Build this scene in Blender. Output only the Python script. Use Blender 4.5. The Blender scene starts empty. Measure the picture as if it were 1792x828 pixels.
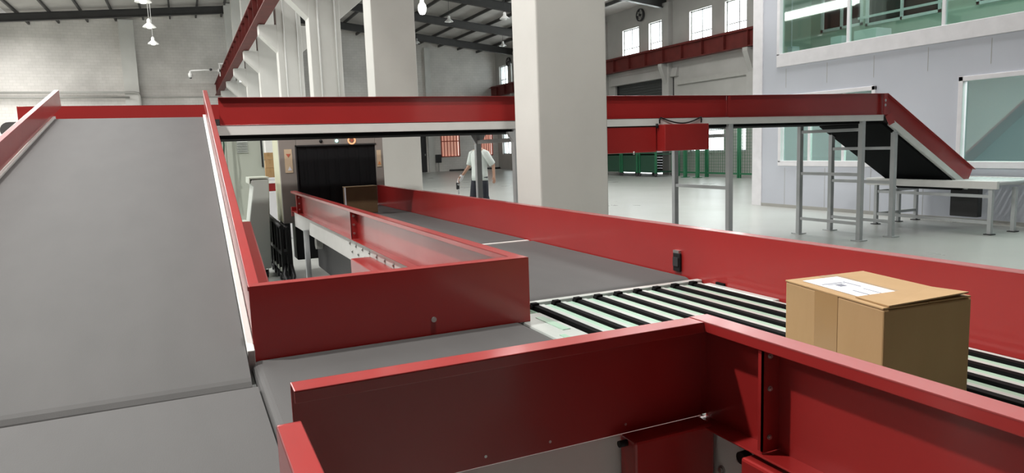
import bpy, bmesh, math, random
from math import radians as R, sin, cos, pi
from mathutils import Vector, Matrix, Euler
random.seed(7)
S = bpy.context.scene
COL = S.collection

# ------------------------------------------------------------------ camera
F_PX = 1235.06
cam_d = bpy.data.cameras.new('camera'); cam = bpy.data.objects.new('camera', cam_d); COL.objects.link(cam)
cam_d.sensor_width = 36.0; cam_d.lens = F_PX / 1792 * 36.0; cam_d.clip_start = .02; cam_d.clip_end = 300
yaw, pitch, roll = R(24.6441), R(7.2116), R(-1.9705)
fw = Vector((sin(yaw)*cos(pitch), cos(yaw)*cos(pitch), -sin(pitch)))
r0 = Vector((cos(yaw), -sin(yaw), 0)); u0 = r0.cross(fw)
rr = cos(roll)*r0 + sin(roll)*u0; uu = -sin(roll)*r0 + cos(roll)*u0
M = Matrix((rr, uu, -fw)).transposed().to_4x4(); M.translation = Vector((0, 0, 1.35))
cam.matrix_world = M
S.camera = cam

# ------------------------------------------------------------------ view, world, lights
S.view_settings.view_transform = 'Standard'; S.view_settings.look = 'None'
S.view_settings.gamma = 1.0; S.view_settings.use_curve_mapping = False
S.view_settings.exposure = 0.0
W = bpy.data.worlds.new('sky'); S.world = W; W.use_nodes = True
W.node_tree.nodes['Background'].inputs[0].default_value = (.93, .97, 1.0, 1)
W.node_tree.nodes['Background'].inputs[1].default_value = 5.0

def area_light(name, loc, sx, sy, power, rot=(0, 0, 0), color=(1, 1, 1)):
    d = bpy.data.lights.new(name, 'AREA'); d.shape = 'RECTANGLE'; d.size = sx; d.size_y = sy
    d.energy = power; d.color = color
    o = bpy.data.objects.new(name, d); COL.objects.link(o); o.location = loc; o.rotation_euler = rot
    return o
# fill lights added under the roof where it is out of view
area_light('roof_fill_west', (-8.0, 23, 7.55), 2.6, 33, 3400, color=(1.0, .985, .96))
area_light('roof_fill_middle', (-2.3, 20, 8.02), 2.2, 26, 1300, color=(1.0, .985, .96))
area_light('window_daylight', (19.4, 24.5, 5.9), 1.6, 21, 4200, rot=(0, R(90), 0), color=(.97, .985, 1.0))
area_light('roof_fill_east', (10.2, 13, 7.85), 2.6, 17, 1500, color=(1.0, .985, .96))

# ------------------------------------------------------------------ materials
MATS = {}
def mat(name, col, rough=.5, metal=0, col2=None, nscale=6, amt=.5, rvar=0, bump=0, bscale=80, spec=.5, coat=0, stretch=(1, 1, 1), trans=0, emit=0):
    m = bpy.data.materials.new(name); m.use_nodes = True; nt = m.node_tree; b = nt.nodes['Principled BSDF']
    b.inputs['Base Color'].default_value = (*col, 1); b.inputs['Roughness'].default_value = rough
    b.inputs['Metallic'].default_value = metal; b.inputs['Specular IOR Level'].default_value = spec
    b.inputs['Coat Weight'].default_value = coat; b.inputs['Coat Roughness'].default_value = .15
    tc = nt.nodes.new('ShaderNodeTexCoord'); mp = nt.nodes.new('ShaderNodeMapping'); mp.inputs['Scale'].default_value = stretch
    nt.links.new(tc.outputs['Object'], mp.inputs[0])
    if col2 is None: col2 = tuple(c*.9 for c in col)
    n = nt.nodes.new('ShaderNodeTexNoise'); n.inputs['Scale'].default_value = nscale; n.inputs['Detail'].default_value = 5
    nt.links.new(mp.outputs[0], n.inputs['Vector'])
    rp = nt.nodes.new('ShaderNodeMapRange'); rp.inputs[1].default_value = .5-amt*.5; rp.inputs[2].default_value = .5+amt*.5
    nt.links.new(n.outputs[0], rp.inputs[0])
    mx = nt.nodes.new('ShaderNodeMix'); mx.data_type = 'RGBA'
    mx.inputs[6].default_value = (*col, 1); mx.inputs[7].default_value = (*col2, 1)
    nt.links.new(rp.outputs[0], mx.inputs[0]); nt.links.new(mx.outputs[2], b.inputs['Base Color'])
    if rvar:
        r2 = nt.nodes.new('ShaderNodeMapRange'); r2.inputs[3].default_value = rough-rvar; r2.inputs[4].default_value = rough+rvar
        nt.links.new(n.outputs[0], r2.inputs[0]); nt.links.new(r2.outputs[0], b.inputs['Roughness'])
    if bump:
        n2 = nt.nodes.new('ShaderNodeTexNoise'); n2.inputs['Scale'].default_value = bscale; nt.links.new(mp.outputs[0], n2.inputs['Vector'])
        bp = nt.nodes.new('ShaderNodeBump'); bp.inputs['Strength'].default_value = bump; bp.inputs['Distance'].default_value = .01
        nt.links.new(n2.outputs[0], bp.inputs['Height']); nt.links.new(bp.outputs[0], b.inputs['Normal'])
    if emit:
        b.inputs['Emission Color'].default_value = (*col, 1); b.inputs['Emission Strength'].default_value = emit
    MATS[name] = m
    return m
red = mat('red_powder_coat', (.36, .021, .020), .38, col2=(.32, .017, .016), nscale=3, rvar=.04, spec=.5, coat=.6)
red_old = mat('crane_red_paint', (.15, .024, .02), .55, col2=(.09, .015, .012), nscale=2.5, spec=.3)
belt = mat('belt_rubber', (.100, .098, .098), .66, col2=(.085, .084, .084), nscale=9, amt=.7, spec=.22, bump=.05, bscale=400, stretch=(1, .25, 1))
beltb = mat('belt_underside', (.006, .007, .0075), .85, spec=.1)
white = mat('white_steel_paint', (.74, .74, .72), .4, col2=(.68, .68, .66), nscale=8)
grey = mat('grey_leg_paint', (.50, .52, .53), .42, col2=(.44, .46, .47), nscale=8)
black = mat('black_plastic', (.010, .010, .011), .5, spec=.3)
strapm = mat('black_strap', (.005, .005, .0055), .8, spec=.12)
dark = mat('dark_steel', (.03, .03, .032), .5)
steel = mat('zinc_bolt_steel', (.55, .55, .54), .3, metal=.9)
mint = mat('mint_plate', (.36, .58, .45), .2, col2=(.45, .66, .53), nscale=12, stretch=(1, .3, 1), coat=.3)
glossw = mat('glossy_white_plate', (.56, .60, .58), .25, col2=(.48, .53, .51), nscale=10, coat=.3)
card = mat('cardboard', (.42, .265, .125), .75, col2=(.38, .235, .105), nscale=14, bump=.04, bscale=60, stretch=(1, 1, .3))
cardd = mat('brown_cardboard', (.20, .125, .06), .75, col2=(.17, .1, .05), nscale=10)
tape = mat('packing_tape', (.36, .22, .095), .3, col2=(.34, .205, .09), nscale=5)
paper = mat('label_paper', (.80, .82, .88), .55)
ink = mat('label_ink', (.16, .17, .22), .6)
colm = mat('column_paint', (.64, .635, .60), .6, col2=(.56, .555, .525), nscale=1.6, amt=.6, bump=.06, bscale=30)
floor_m = mat('concrete_floor', (.43, .445, .425), .30, col2=(.36, .375, .355), nscale=.5, amt=.6, rvar=.08, bump=.02, bscale=25)
roof_m = mat('roof_sheet', (.58, .56, .53), .6, col2=(.46, .44, .42), nscale=1.2)
rafter_m = mat('rafter_steel', (.035, .034, .034), .55, col2=(.05, .048, .046), nscale=3)
plaster = mat('window_wall_plaster', (.44, .435, .415), .75, col2=(.34, .335, .315), nscale=.9, amt=.6)
panel = mat('cabin_sandwich_panel', (.57, .595, .66), .4, col2=(.54, .565, .63), nscale=1.5)
upvc = mat('white_window_plastic', (.84, .83, .86), .35)
cabgrn = mat('pale_green_cabinet', (.52, .56, .49), .4, col2=(.49, .53, .46), nscale=3)
cabcon = mat('console_grey_green', (.52, .55, .52), .42, col2=(.49, .52, .49), nscale=3)
cream = mat('cream_cabinet', (.62, .62, .46), .4, col2=(.57, .57, .42), nscale=3)
scan_m = mat('scanner_grey', (.30, .275, .255), .42, col2=(.27, .25, .23), nscale=4)
curt = mat('black_curtain', (.006, .0065, .008), .6, spec=.25)
green = mat('green_mesh_paint', (.015, .15, .065), .45, col2=(.012, .12, .05), nscale=6)
greend = mat('dark_green_cage', (.010, .06, .032), .5)
skin_m = mat('skin', (.46, .27, .19), .55)
hair_m = mat('hair', (.02, .017, .015), .6)
shirt_m = mat('pale_shirt', (.68, .73, .70), .8, col2=(.60, .66, .63), nscale=9)
trou_m = mat('navy_trousers', (.018, .021, .032), .8)
glove_m = mat('white_glove', (.75, .75, .76), .8)
peach = mat('peach_curtain_glow', (.85, .50, .38), .8, emit=.35)  # curtain glows by itself, light from behind put into the material
redwin = mat('red_window_paint', (.55, .13, .08), .5)
sticker_o = mat('orange_sticker', (.75, .30, .10), .5)
sticker_y = mat('cream_sticker', (.70, .55, .38), .5)
lampw = mat('lamp_enamel', (.82, .82, .80), .35)
bulb = mat('lamp_bulb', (1, .98, .94), .4, emit=2.2)
bulb_c = mat('cyan_indicator', (.55, 1, .95), .4, emit=1.6)
ring_o = mat('orange_ring_light', (1, .50, .25), .4, emit=.6)
duct = mat('pipe_grey', (.40, .395, .37), .5)
shutter = mat('dark_roller_shutter', (.028, .032, .03), .55)

def brick_mat():
    m = bpy.data.materials.new('painted_brick'); m.use_nodes = True; nt = m.node_tree; b = nt.nodes['Principled BSDF']
    b.inputs['Roughness'].default_value = .75
    tc = nt.nodes.new('ShaderNodeTexCoord'); mp = nt.nodes.new('ShaderNodeMapping'); mp.inputs['Rotation'].default_value = (R(90), 0, 0)
    nt.links.new(tc.outputs['Object'], mp.inputs[0])
    bk = nt.nodes.new('ShaderNodeTexBrick'); bk.inputs['Scale'].default_value = 1.7; bk.inputs['Mortar Size'].default_value = .012
    bk.inputs['Color1'].default_value = (.74, .71, .675, 1); bk.inputs['Color2'].default_value = (.70, .675, .635, 1); bk.inputs['Mortar'].default_value = (.62, .595, .56, 1)
    nt.links.new(mp.outputs[0], bk.inputs['Vector'])
    n = nt.nodes.new('ShaderNodeTexNoise'); n.inputs['Scale'].default_value = .35; n.inputs['Detail'].default_value = 7
    nt.links.new(tc.outputs['Object'], n.inputs['Vector'])
    rp = nt.nodes.new('ShaderNodeMapRange'); rp.inputs[1].default_value = .35; rp.inputs[2].default_value = .68; rp.inputs[3].default_value = .7; rp.inputs[4].default_value = 1.12
    nt.links.new(n.outputs[0], rp.inputs[0])
    mx = nt.nodes.new('ShaderNodeMix'); mx.data_type = 'RGBA'; mx.blend_type = 'MULTIPLY'; mx.inputs[0].default_value = 1
    nt.links.new(bk.outputs[0], mx.inputs[6]); nt.links.new(rp.outputs[0], mx.inputs[7]); nt.links.new(mx.outputs[2], b.inputs['Base Color'])
    return m
brick = brick_mat()

def glass_mat(name, tint, refl):
    m = bpy.data.materials.new(name); m.use_nodes = True; nt = m.node_tree; nt.nodes.remove(nt.nodes['Principled BSDF'])
    out = nt.nodes['Material Output']; t = nt.nodes.new('ShaderNodeBsdfTransparent'); t.inputs[0].default_value = (*tint, 1)
    g = nt.nodes.new('ShaderNodeBsdfGlossy'); g.inputs['Roughness'].default_value = .03
    mx = nt.nodes.new('ShaderNodeMixShader'); lw = nt.nodes.new('ShaderNodeLayerWeight'); lw.inputs[0].default_value = refl
    mx.inputs[0].default_value = refl; nt.links.new(t.outputs[0], mx.inputs[1]); nt.links.new(g.outputs[0], mx.inputs[2])
    nt.links.new(mx.outputs[0], out.inputs[0])
    return m
glass_clear = glass_mat('clear_window_glass', (.95, .98, .97), .05)
glass_green = glass_mat('green_tinted_glass', (.74, .90, .83), .14)

# ------------------------------------------------------------------ mesh helpers
class MB:
    def __init__(s): s.v = []; s.f = []; s.sm = []
    def add(s, vs, fs, smooth=False):
        n = len(s.v); s.v += [tuple(v) for v in vs]; s.f += [tuple(i+n for i in f) for f in fs]; s.sm += [smooth]*len(fs)
        return s
    def box(s, x0, x1, y0, y1, z0, z1):
        x0, x1 = sorted((x0, x1)); y0, y1 = sorted((y0, y1)); z0, z1 = sorted((z0, z1))
        return s.add([(x0,y0,z0),(x1,y0,z0),(x1,y1,z0),(x0,y1,z0),(x0,y0,z1),(x1,y0,z1),(x1,y1,z1),(x0,y1,z1)],
                     [(0,3,2,1),(4,5,6,7),(0,1,5,4),(1,2,6,5),(2,3,7,6),(3,0,4,7)])
    def prism(s, poly, axis, a, b, smooth=False):
        """poly: list of 2D points; axis 'X' -> (y,z), 'Y' -> (x,z), 'Z' -> (x,y)"""
        def P(p, t): return {'X': (t, p[0], p[1]), 'Y': (p[0], t, p[1]), 'Z': (p[0], p[1], t)}[axis]
        n = len(poly); vs = [P(p, a) for p in poly] + [P(p, b) for p in poly]
        fs = [tuple(range(n))[::-1], tuple(range(n, 2*n))] + [(i, (i+1) % n, n+(i+1) % n, n+i) for i in range(n)]
        s.add(vs, fs[:2]); k = len(s.v)-2*n
        s.f += [tuple(i+k for i in f) for f in fs[2:]]; s.sm += [smooth]*n
        return s
    def cyl(s, p, q, r, n=14, r2=None):
        p = Vector(p); q = Vector(q); d = (q-p).normalized(); a = d.orthogonal().normalized(); b = d.cross(a); r2 = r if r2 is None else r2
        vs = [p+r*(cos(2*pi*i/n)*a+sin(2*pi*i/n)*b) for i in range(n)] + [q+r2*(cos(2*pi*i/n)*a+sin(2*pi*i/n)*b) for i in range(n)]
        k = len(s.v); s.v += [tuple(v) for v in vs]
        s.f += [tuple(k+i for i in range(n))[::-1], tuple(k+n+i for i in range(n))]; s.sm += [False]*2
        s.f += [(k+i, k+(i+1) % n, k+n+(i+1) % n, k+n+i) for i in range(n)]; s.sm += [True]*n
        return s
    def tube(s, pts, r, n=10):
        pts = [Vector(p) for p in pts]; k = len(s.v); ref = None
        for i, p in enumerate(pts):
            d = (pts[min(i+1, len(pts)-1)]-pts[max(i-1, 0)]).normalized()
            a = d.orthogonal().normalized() if ref is None else (ref-ref.dot(d)*d).normalized(); ref = a; b = d.cross(a)
            s.v += [tuple(p+r*(cos(2*pi*j/n)*a+sin(2*pi*j/n)*b)) for j in range(n)]
        for i in range(len(pts)-1):
            for j in range(n):
                s.f.append((k+i*n+j, k+i*n+(j+1) % n, k+(i+1)*n+(j+1) % n, k+(i+1)*n+j)); s.sm.append(True)
        e = k+(len(pts)-1)*n
        s.f += [tuple(k+j for j in range(n))[::-1], tuple(e+j for j in range(n))]; s.sm += [False]*2
        return s
    def lathe(s, c, prof, n=20, axis='Z'):
        k = len(s.v); c = Vector(c)
        for (r, h) in prof:
            for j in range(n):
                a = 2*pi*j/n; x, y = r*cos(a), r*sin(a)
                o = {'Z': (x, y, h), 'X': (h, x, y), 'Y': (x, h, y)}[axis]
                s.v.append(tuple(c+Vector(o)))
        for i in range(len(prof)-1):
            for j in range(n):
                s.f.append((k+i*n+j, k+i*n+(j+1) % n, k+(i+1)*n+(j+1) % n, k+(i+1)*n+j)); s.sm.append(True)
        return s
    def loft(s, rings, cap=True):
        k = len(s.v); n = len(rings[0])
        for r_ in rings: s.v += [tuple(p) for p in r_]
        for i in range(len(rings)-1):
            for j in range(n):
                s.f.append((k+i*n+j, k+i*n+(j+1) % n, k+(i+1)*n+(j+1) % n, k+(i+1)*n+j)); s.sm.append(True)
        if cap:
            e = k+(len(rings)-1)*n
            s.f += [tuple(k+j for j in range(n))[::-1], tuple(e+j for j in range(n))]; s.sm += [True]*2
        return s
    def xf(s, mtx):
        s.v = [tuple(mtx @ Vector(v)) for v in s.v]; return s
    def build(s, name, m, parent=None, bevel=0, local=False):
        me = bpy.data.meshes.new(name); off = Vector((0, 0, 0))
        if parent is not None and not local:
            p = parent
            while p: off += p.location; p = p.parent
        me.from_pydata([tuple(Vector(v)-off) for v in s.v], [], s.f)
        bm = bmesh.new(); bm.from_mesh(me); bmesh.ops.recalc_face_normals(bm, faces=bm.faces); bm.to_mesh(me); bm.free()
        for p_, q in zip(me.polygons, s.sm): p_.use_smooth = q
        me.materials.append(m)
        o = bpy.data.objects.new(name, me); COL.objects.link(o)
        if parent is not None: o.parent = parent
        if bevel:
            b = o.modifiers.new('bevel', 'BEVEL'); b.width = bevel; b.segments = 2; b.limit_method = 'ANGLE'; b.angle_limit = R(40)
        return o

def tag(o, label=None, cat=None, group=None, kind=None):
    if label: o['label'] = label
    if cat: o['category'] = cat
    if group: o['group'] = group
    if kind: o['kind'] = kind
    return o
def thing(name, label, cat, loc=(0, 0, 0), group=None, kind=None):
    o = bpy.data.objects.new(name, None); COL.objects.link(o); o.location = loc; o.empty_display_size = .1
    return tag(o, label, cat, group, kind)
def copy_tree(o, parent=None):
    c = o.copy(); COL.objects.link(c)
    if parent is not None: c.parent = parent
    for ch in list(o.children): copy_tree(ch, c)
    return c
def structure(mb, name, m, parent=None, bevel=0):
    o = mb.build(name, m, parent, bevel)
    if parent is None: o['kind'] = 'structure'
    return o
def holes_wall(fixed_axis, a, b, u0, u1, v0, v1, holes):
    """a wall slab; fixed_axis 'X' or 'Y' spans a..b; u is the other horizontal axis, v is z; holes = (u0,u1,v0,v1)"""
    us = sorted({u0, u1} | {h[0] for h in holes} | {h[1] for h in holes}); vs = sorted({v0, v1} | {h[2] for h in holes} | {h[3] for h in holes})
    m = MB()
    for i in range(len(us)-1):
        runs = []
        for j in range(len(vs)-1):
            cu, cv = (us[i]+us[i+1])/2, (vs[j]+vs[j+1])/2
            if any(h[0] < cu < h[1] and h[2] < cv < h[3] for h in holes): continue
            if runs and runs[-1][1] == vs[j]: runs[-1][1] = vs[j+1]
            else: runs.append([vs[j], vs[j+1]])
        for (p, q) in runs:
            if fixed_axis == 'X': m.box(a, b, us[i], us[i+1], p, q)
            else: m.box(us[i], us[i+1], a, b, p, q)
    return m

# ------------------------------------------------------------------ the hall
XL, XR_, YB, YF = -16.0, 18.5, 42.0, -8.0
RX, RZ = 3.0, 9.0                                  # roof ridge
def roofz(x): return RZ-(RX-x)*.085 if x < RX else RZ-(x-RX)*.112
structure(MB().box(XL-.3, XR_+.3, YF-.3, YB+.3, -.25, 0), 'floor', floor_m)
c1 = MB(); PANEL_W = (-9.3, -6.7, 6, 40); PANEL_M = (-3.4, -1.2, 6.8, 33.2); PANEL_E = (8.9, 11.5, 4, 22)
def roof_strip(x0, x1, y0, y1):
    z0, z1 = roofz(x0), roofz(x1)
    c1.prism([(x0, z0), (x1, z1), (x1, z1+.12), (x0, z0+.12)], 'Y', y0, y1)
roof_strip(XL-.3, PANEL_W[0], YF-.3, YB+.3); roof_strip(PANEL_W[1], PANEL_M[0], YF-.3, YB+.3); roof_strip(PANEL_M[1], RX, YF-.3, YB+.3)
roof_strip(PANEL_M[0], PANEL_M[1], YF-.3, PANEL_M[2]); roof_strip(PANEL_M[0], PANEL_M[1], PANEL_M[3], YB+.3)
roof_strip(PANEL_W[0], PANEL_W[1], YF-.3, PANEL_W[2]); roof_strip(PANEL_W[0], PANEL_W[1], PANEL_W[3], YB+.3)
roof_strip(RX, PANEL_E[0], YF-.3, YB+.3); roof_strip(PANEL_E[1], XR_+.3, YF-.3, YB+.3)
roof_strip(PANEL_E[0], PANEL_E[1], YF-.3, PANEL_E[2]); roof_strip(PANEL_E[0], PANEL_E[1], PANEL_E[3], YB+.3)
structure(c1, 'ceiling', roof_m)
for k, q in enumerate((PANEL_W, PANEL_E, PANEL_M)):
    z0, z1 = roofz(q[0]), roofz(q[1])
    structure(MB().prism([(q[0], z0+.02), (q[1], z1+.02), (q[1], z1+.06), (q[0], z0+.06)], 'Y', q[2], q[3]), 'window_%d' % (k+1), upvc)  # roof panels added above the fill lights, opaque and out of view

up_win = [(19.6, 20.9), (21.62, 22.92), (24.32, 25.6), (26.33, 27.6), (29.1, 30.4), (31.1, 32.4), (33.8, 35.1), (35.8, 37.1), (38.5, 39.65), (40.15, 41.4), (14.9, 16.2), (16.9, 18.2)]
lo_win = [(18.2, 20.25), (20.95, 23.0), (40.0, 41.3), (13.6, 15.6)]
door_y = (23.9, 28.25)
UZ, LZ = (5.17, 6.38), (.92, 2.3)
holes = [(a, b, *UZ) for a, b in up_win] + [(a, b, *LZ) for a, b in lo_win] + [(door_y[0], door_y[1], 0, 3.98)]
structure(holes_wall('X', XR_, XR_+.3, YF-.3, YB+.3, 0, roofz(XR_), holes), 'wall_right', plaster)
red_win = [(14.62, 15.86), (17.2, 18.12)]
door_b = (13.14, 13.7)
hb = [(a, b, .88, 2.3) for a, b in red_win] + [(door_b[0], door_b[1], 0, 2.6)]
wb = holes_wall('Y', YB, YB+.3, XL-.3, XR_, 0, 7.2, hb)
wb.prism([(XL-.3, 7.2), (XR_, 7.2), (XR_, roofz(XR_)), (RX, RZ), (XL-.3, roofz(XL-.3))], 'Y', YB, YB+.3)
structure(wb, 'wall_back', brick)
structure(MB().box(XL-.3, XL, YF-.3, YB, 0, roofz(XL)), 'wall_left', colm)
wf = MB().prism([(XL, 0), (XR_, 0), (XR_, roofz(XR_)), (RX, RZ), (XL, roofz(XL))], 'Y', YF-.3, YF)
structure(wf, 'wall_front', shutter)  # unseen wall, darkened to dim what the red guards reflect

wn = 4
def wall_window(y0, y1, z0, z1, fm, two=True, bar=None):
    """a steel casement in the right wall: frame, mullion, panes"""
    global wn
    w = bpy.data.objects.new('window_%d' % wn, None); COL.objects.link(w); w.location = (XR_, y0, z0); w['kind'] = 'structure'; wn += 1
    f = MB(); t = .05
    f.box(XR_+.1, XR_+.16, y0, y1, z0, z0+t).box(XR_+.1, XR_+.16, y0, y1, z1-t, z1).box(XR_+.1, XR_+.16, y0, y0+t, z0, z1).box(XR_+.1, XR_+.16, y1-t, y1, z0, z1)
    ym = (y0+y1)/2; f.box(XR_+.1, XR_+.16, ym-.03, ym+.03, z0, z1)
    if bar: f.box(XR_+.11, XR_+.15, y0, y1, bar-.02, bar+.02)
    f.build('frame', fm, w)
    MB().box(XR_+.125, XR_+.135, y0+t, ym-.03, z0+t, z1-t).build('pane', glass_clear, w)
    MB().box(XR_+.125, XR_+.135, ym+.03, y1-t, z0+t, z1-t).build('pane', glass_clear, w)
    MB().box(XR_-.04, XR_+.1, y0-.06, y1+.06, z0-.07, z0).build('sill', plaster, w)
for a, b in up_win: wall_window(a, b, *UZ, grey, bar=5.55)
for a, b in lo_win: wall_window(a, b, *LZ, grey, bar=1.75)
for a, b in red_win:                                 # red barred windows in the back wall
    w = bpy.data.objects.new('window_%d' % wn, None); COL.objects.link(w); w.location = (a, YB, .88); w['kind'] = 'structure'; wn += 1
    f = MB(); t = .06
    f.box(a, b, YB-.05, YB+.05, .88, .88+t).box(a, b, YB-.05, YB+.05, 2.3-t, 2.3).box(a, a+t, YB-.05, YB+.05, .88, 2.3).box(b-t, b, YB-.05, YB+.05, .88, 2.3)
    f.box(a, b, YB-.05, YB+.05, 1.82, 1.88); f.build('frame', redwin, w)
    g = MB()
    for k in range(1, 6): x = a+(b-a)*k/6; g.box(x-.022, x+.022, YB-.06, YB-.02, .9, 2.28)
    g.build('bars', redwin, w)
    MB().box(a+t, b-t, YB+.1, YB+.11, .94, 2.24).build('curtain', peach, w)
d = bpy.data.objects.new('door_1', None); COL.objects.link(d); d.location = (door_b[0], YB, 0); d['kind'] = 'structure'
MB().box(door_b[0], door_b[1], YB+.1, YB+.15, 0, 2.6).build('panel', dark, d)
MB().box(door_b[1]-.12, door_b[1]-.08, YB+.05, YB+.1, 1.0, 1.12).build('handle', steel, d)
d = bpy.data.objects.new('door_2', None); COL.objects.link(d); d.location = (XR_, door_y[0], 0); d['kind'] = 'structure'
sh = MB()
for k in range(34): sh.box(XR_+.16, XR_+.2, door_y[0], door_y[1], .12+k*.116, .12+k*.116+.112)
sh.build('shutter_curtain', shutter, d)
MB().box(XR_+.12, XR_+.24, door_y[0], door_y[1], .05, .12).build('bottom_bar', dark, d)
for y in door_y:
    s_ = .06 if y == door_y[0] else -.06
    MB().box(XR_+.1, XR_+.26, min(y, y+s_), max(y, y+s_), 0, 3.98).build('guide_rail', dark, d)

# pilasters, lintels
n_trim = 1
def trim(mb, m):
    global n_trim
    o = structure(mb, 'trim_%d' % n_trim, m); n_trim += 1; return o
COLY = [4.79+4.85*k for k in range(8)]
for y in COLY[2:]:                                    # wall pilasters with a corbel under the crane beam
    p = MB().box(XR_-.22, XR_, y-.22, y+.22, 0, roofz(XR_)-.3)
    p.prism([(XR_-.22, 3.7), (XR_-.22, 4.52), (XR_-.50, 4.52), (XR_-.50, 4.4)], 'Y', y-.12, y+.12)
    trim(p, plaster)
trim(MB().box(XR_-.1, XR_, 10, 23.6, 3.62, 3.80), duct)
trim(MB().prism([(XR_-.16, 3.98), (XR_, 3.98), (XR_, 4.35), (XR_-.05, 4.35)], 'Y', 23.6, 28.5), plaster)
trim(MB().box(-2.42, -1.74, YB-.3, YB, 0, 8.45), colm)
trim(MB().box(7.6, 8.2, YB-.3, YB, 0, 7.9), colm)
trim(MB().box(13.75, 14.1, YB-.22, YB, 0, 7.5), colm)
trim(MB().box(XL, 2.2, YB-.06, YB, 4.56, 4.62), duct)
trim(MB().box(XL, 2.2, YB-.05, YB, .0, .25), duct)

# columns with corbels
def column(k, y):
    nm = ['nearest the camera, standing behind the red conveyor guard', 'second from the camera, beside the scanner tunnel', 'third in the row, its corbel carrying the red crane beam',
          'fourth in the row behind the scanner tunnel', 'fifth in the row', 'sixth in the row', 'seventh in the row', 'last in the row at the brick wall'][k]
    c = thing('column', 'white painted square concrete column ' + nm, 'column', (2.45, y, 0), 'columns of the middle row', 'structure')
    top = roofz(2.8)-.05
    MB().box(2.45, 3.06, y, y+.42, 0, top).build('shaft', colm, c, bevel=.012)
    b = MB().prism([(2.46, 3.98), (2.46, 4.66), (2.02, 4.66), (2.02, 4.42)], 'Y', y+.01, y+.41)
    b.prism([(3.05, 3.98), (3.05, 4.66), (3.55, 4.66), (3.55, 4.4)], 'Y', y+.01, y+.41)
    b.build('corbel', colm, c, bevel=.008)
    if k in (2, 3):
        MB().cyl((2.62, y-.018, .8), (2.62, y-.018, 6), .016).build('conduit', white, c)
        MB().cyl((2.95, y-.018, 1.7), (2.95, y-.018, 6), .013).build('conduit', white, c)
for k, y in enumerate(COLY): column(k, y)

# crane runway beams
def ibeam(x, y0, y1, z0, z1, w, name, label):
    t = .03; b = thing(name, label, 'crane beam', (x, y0, z0), None, 'structure')
    MB().box(x-t/2, x+t/2, y0, y1, z0+t, z1-t).build('web', red_old, b)
    MB().box(x-w/2, x+w/2, y0, y1, z0, z0+t).build('bottom_flange', red_old, b)
    MB().box(x-w/2, x+w/2, y0, y1, z1-t, z1).build('top_flange', red_old, b)
    MB().box(x-.03, x+.03, y0, y1, z1, z1+.07).build('rail', red_old, b)
    s = MB()
    for k in range(int((y1-y0)/1.2)):
        y = y0+.6+k*1.2; s.box(x-w/2+.01, x+w/2-.01, y, y+.02, z0+t, z1-t)
    s.build('stiffeners', red_old, b)
    return b
ibeam(2.03, 3, 41.9, 4.67, 5.27, .30, 'crane_beam', 'red steel crane runway beam resting on the corbels of the middle columns')
ibeam(18.12, 3, 41.9, 4.53, 5.12, .3, 'crane_beam', 'red steel crane runway beam along the window wall')

# roof steel
for i, y in enumerate(COLY+[-.06, -4.9]):
    b = MB()
    for (xa, xb) in ((XL, RX), (RX, XR_)):
        za, zb = roofz(xa), roofz(xb)
        for (o0, o1, w) in ((.13, .155, .18), (.155, .47, .03), (.47, .50, .2)):
            b.prism([(xa, za-o0), (xb, zb-o0), (xb, zb-o1), (xa, za-o1)], 'Y', y+.2-w/2, y+.2+w/2)
    tag(structure(b, 'roof_beam', rafter_m), 'dark steel roof beam spanning the hall over a row of columns', 'roof beam', 'dark roof beams')
for sgn in (0, 1):
    k = 0
    while True:
        x = RX-.5-k*1.25 if sgn == 0 else RX+.5+k*1.25
        if x < XL+.3 or x > XR_-.2: break
        z = roofz(x)
        tag(structure(MB().box(x-.04, x+.04, YF, YB, z-.135, z-.005), 'roof_purlin', rafter_m), 'thin dark roof purlin running the length of the hall', 'purlin', 'roof purlins'); k += 1
del sgn

# ------------------------------------------------------------------ conveyors
def channel_pts(zb, zt, out, fl=.045, t=.004, lip=.016, bot=True):
    """section of a folded guard: web at 0, flanges outward (out=+1/-1); returns list of 2D polys (offset, z)"""
    P = [[(0, zb), (out*t, zb), (out*t, zt), (0, zt)], [(0, zt-t), (out*fl, zt-t), (out*fl, zt), (0, zt)], [(out*(fl-t), zt-lip), (out*fl, zt-lip), (out*fl, zt), (out*(fl-t), zt)]]
    if bot: P.append([(0, zb), (out*fl, zb), (out*fl, zb+t), (0, zb+t)])
    return P
def guard(parent, axis, pos, a, b, zb, zt, out, fl=.052, name='side_guard', m=red, bot=True, lip=.022):
    mb = MB()
    for poly in channel_pts(zb, zt, out, fl, bot=bot, lip=lip):
        mb.prism([(pos+p, z) for p, z in poly], axis, a, b)
    return mb.build(name, m, parent, bevel=.0018)
def stadium(l0, l1, zt, th, n=10):
    r = th/2; zc = zt-r; p = []
    for i in range(n+1): a = pi/2+pi*i/n; p.append((l0+r+r*cos(a), zc+r*sin(a)))
    for i in range(n+1): a = -pi/2+pi*i/n; p.append((l1-r+r*cos(a), zc+r*sin(a)))
    return p
def bolt(parent, p, axis, r=.008, h=.008, name='bolt'):
    mb = MB(); d = Vector(axis); mb.cyl(Vector(p), Vector(p)+d*h*.4, r*1.45, 12); mb.cyl(Vector(p)+d*h*.4, Vector(p)+d*h, r*.9, 6)
    return mb.build(name, steel, parent)
BZ, GT = .75, .971                                     # belt height, guard top
X0, X1, XG = .135, 1.03, 2.0                           # cross belt left end, main belt left side, main belt right side

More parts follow.
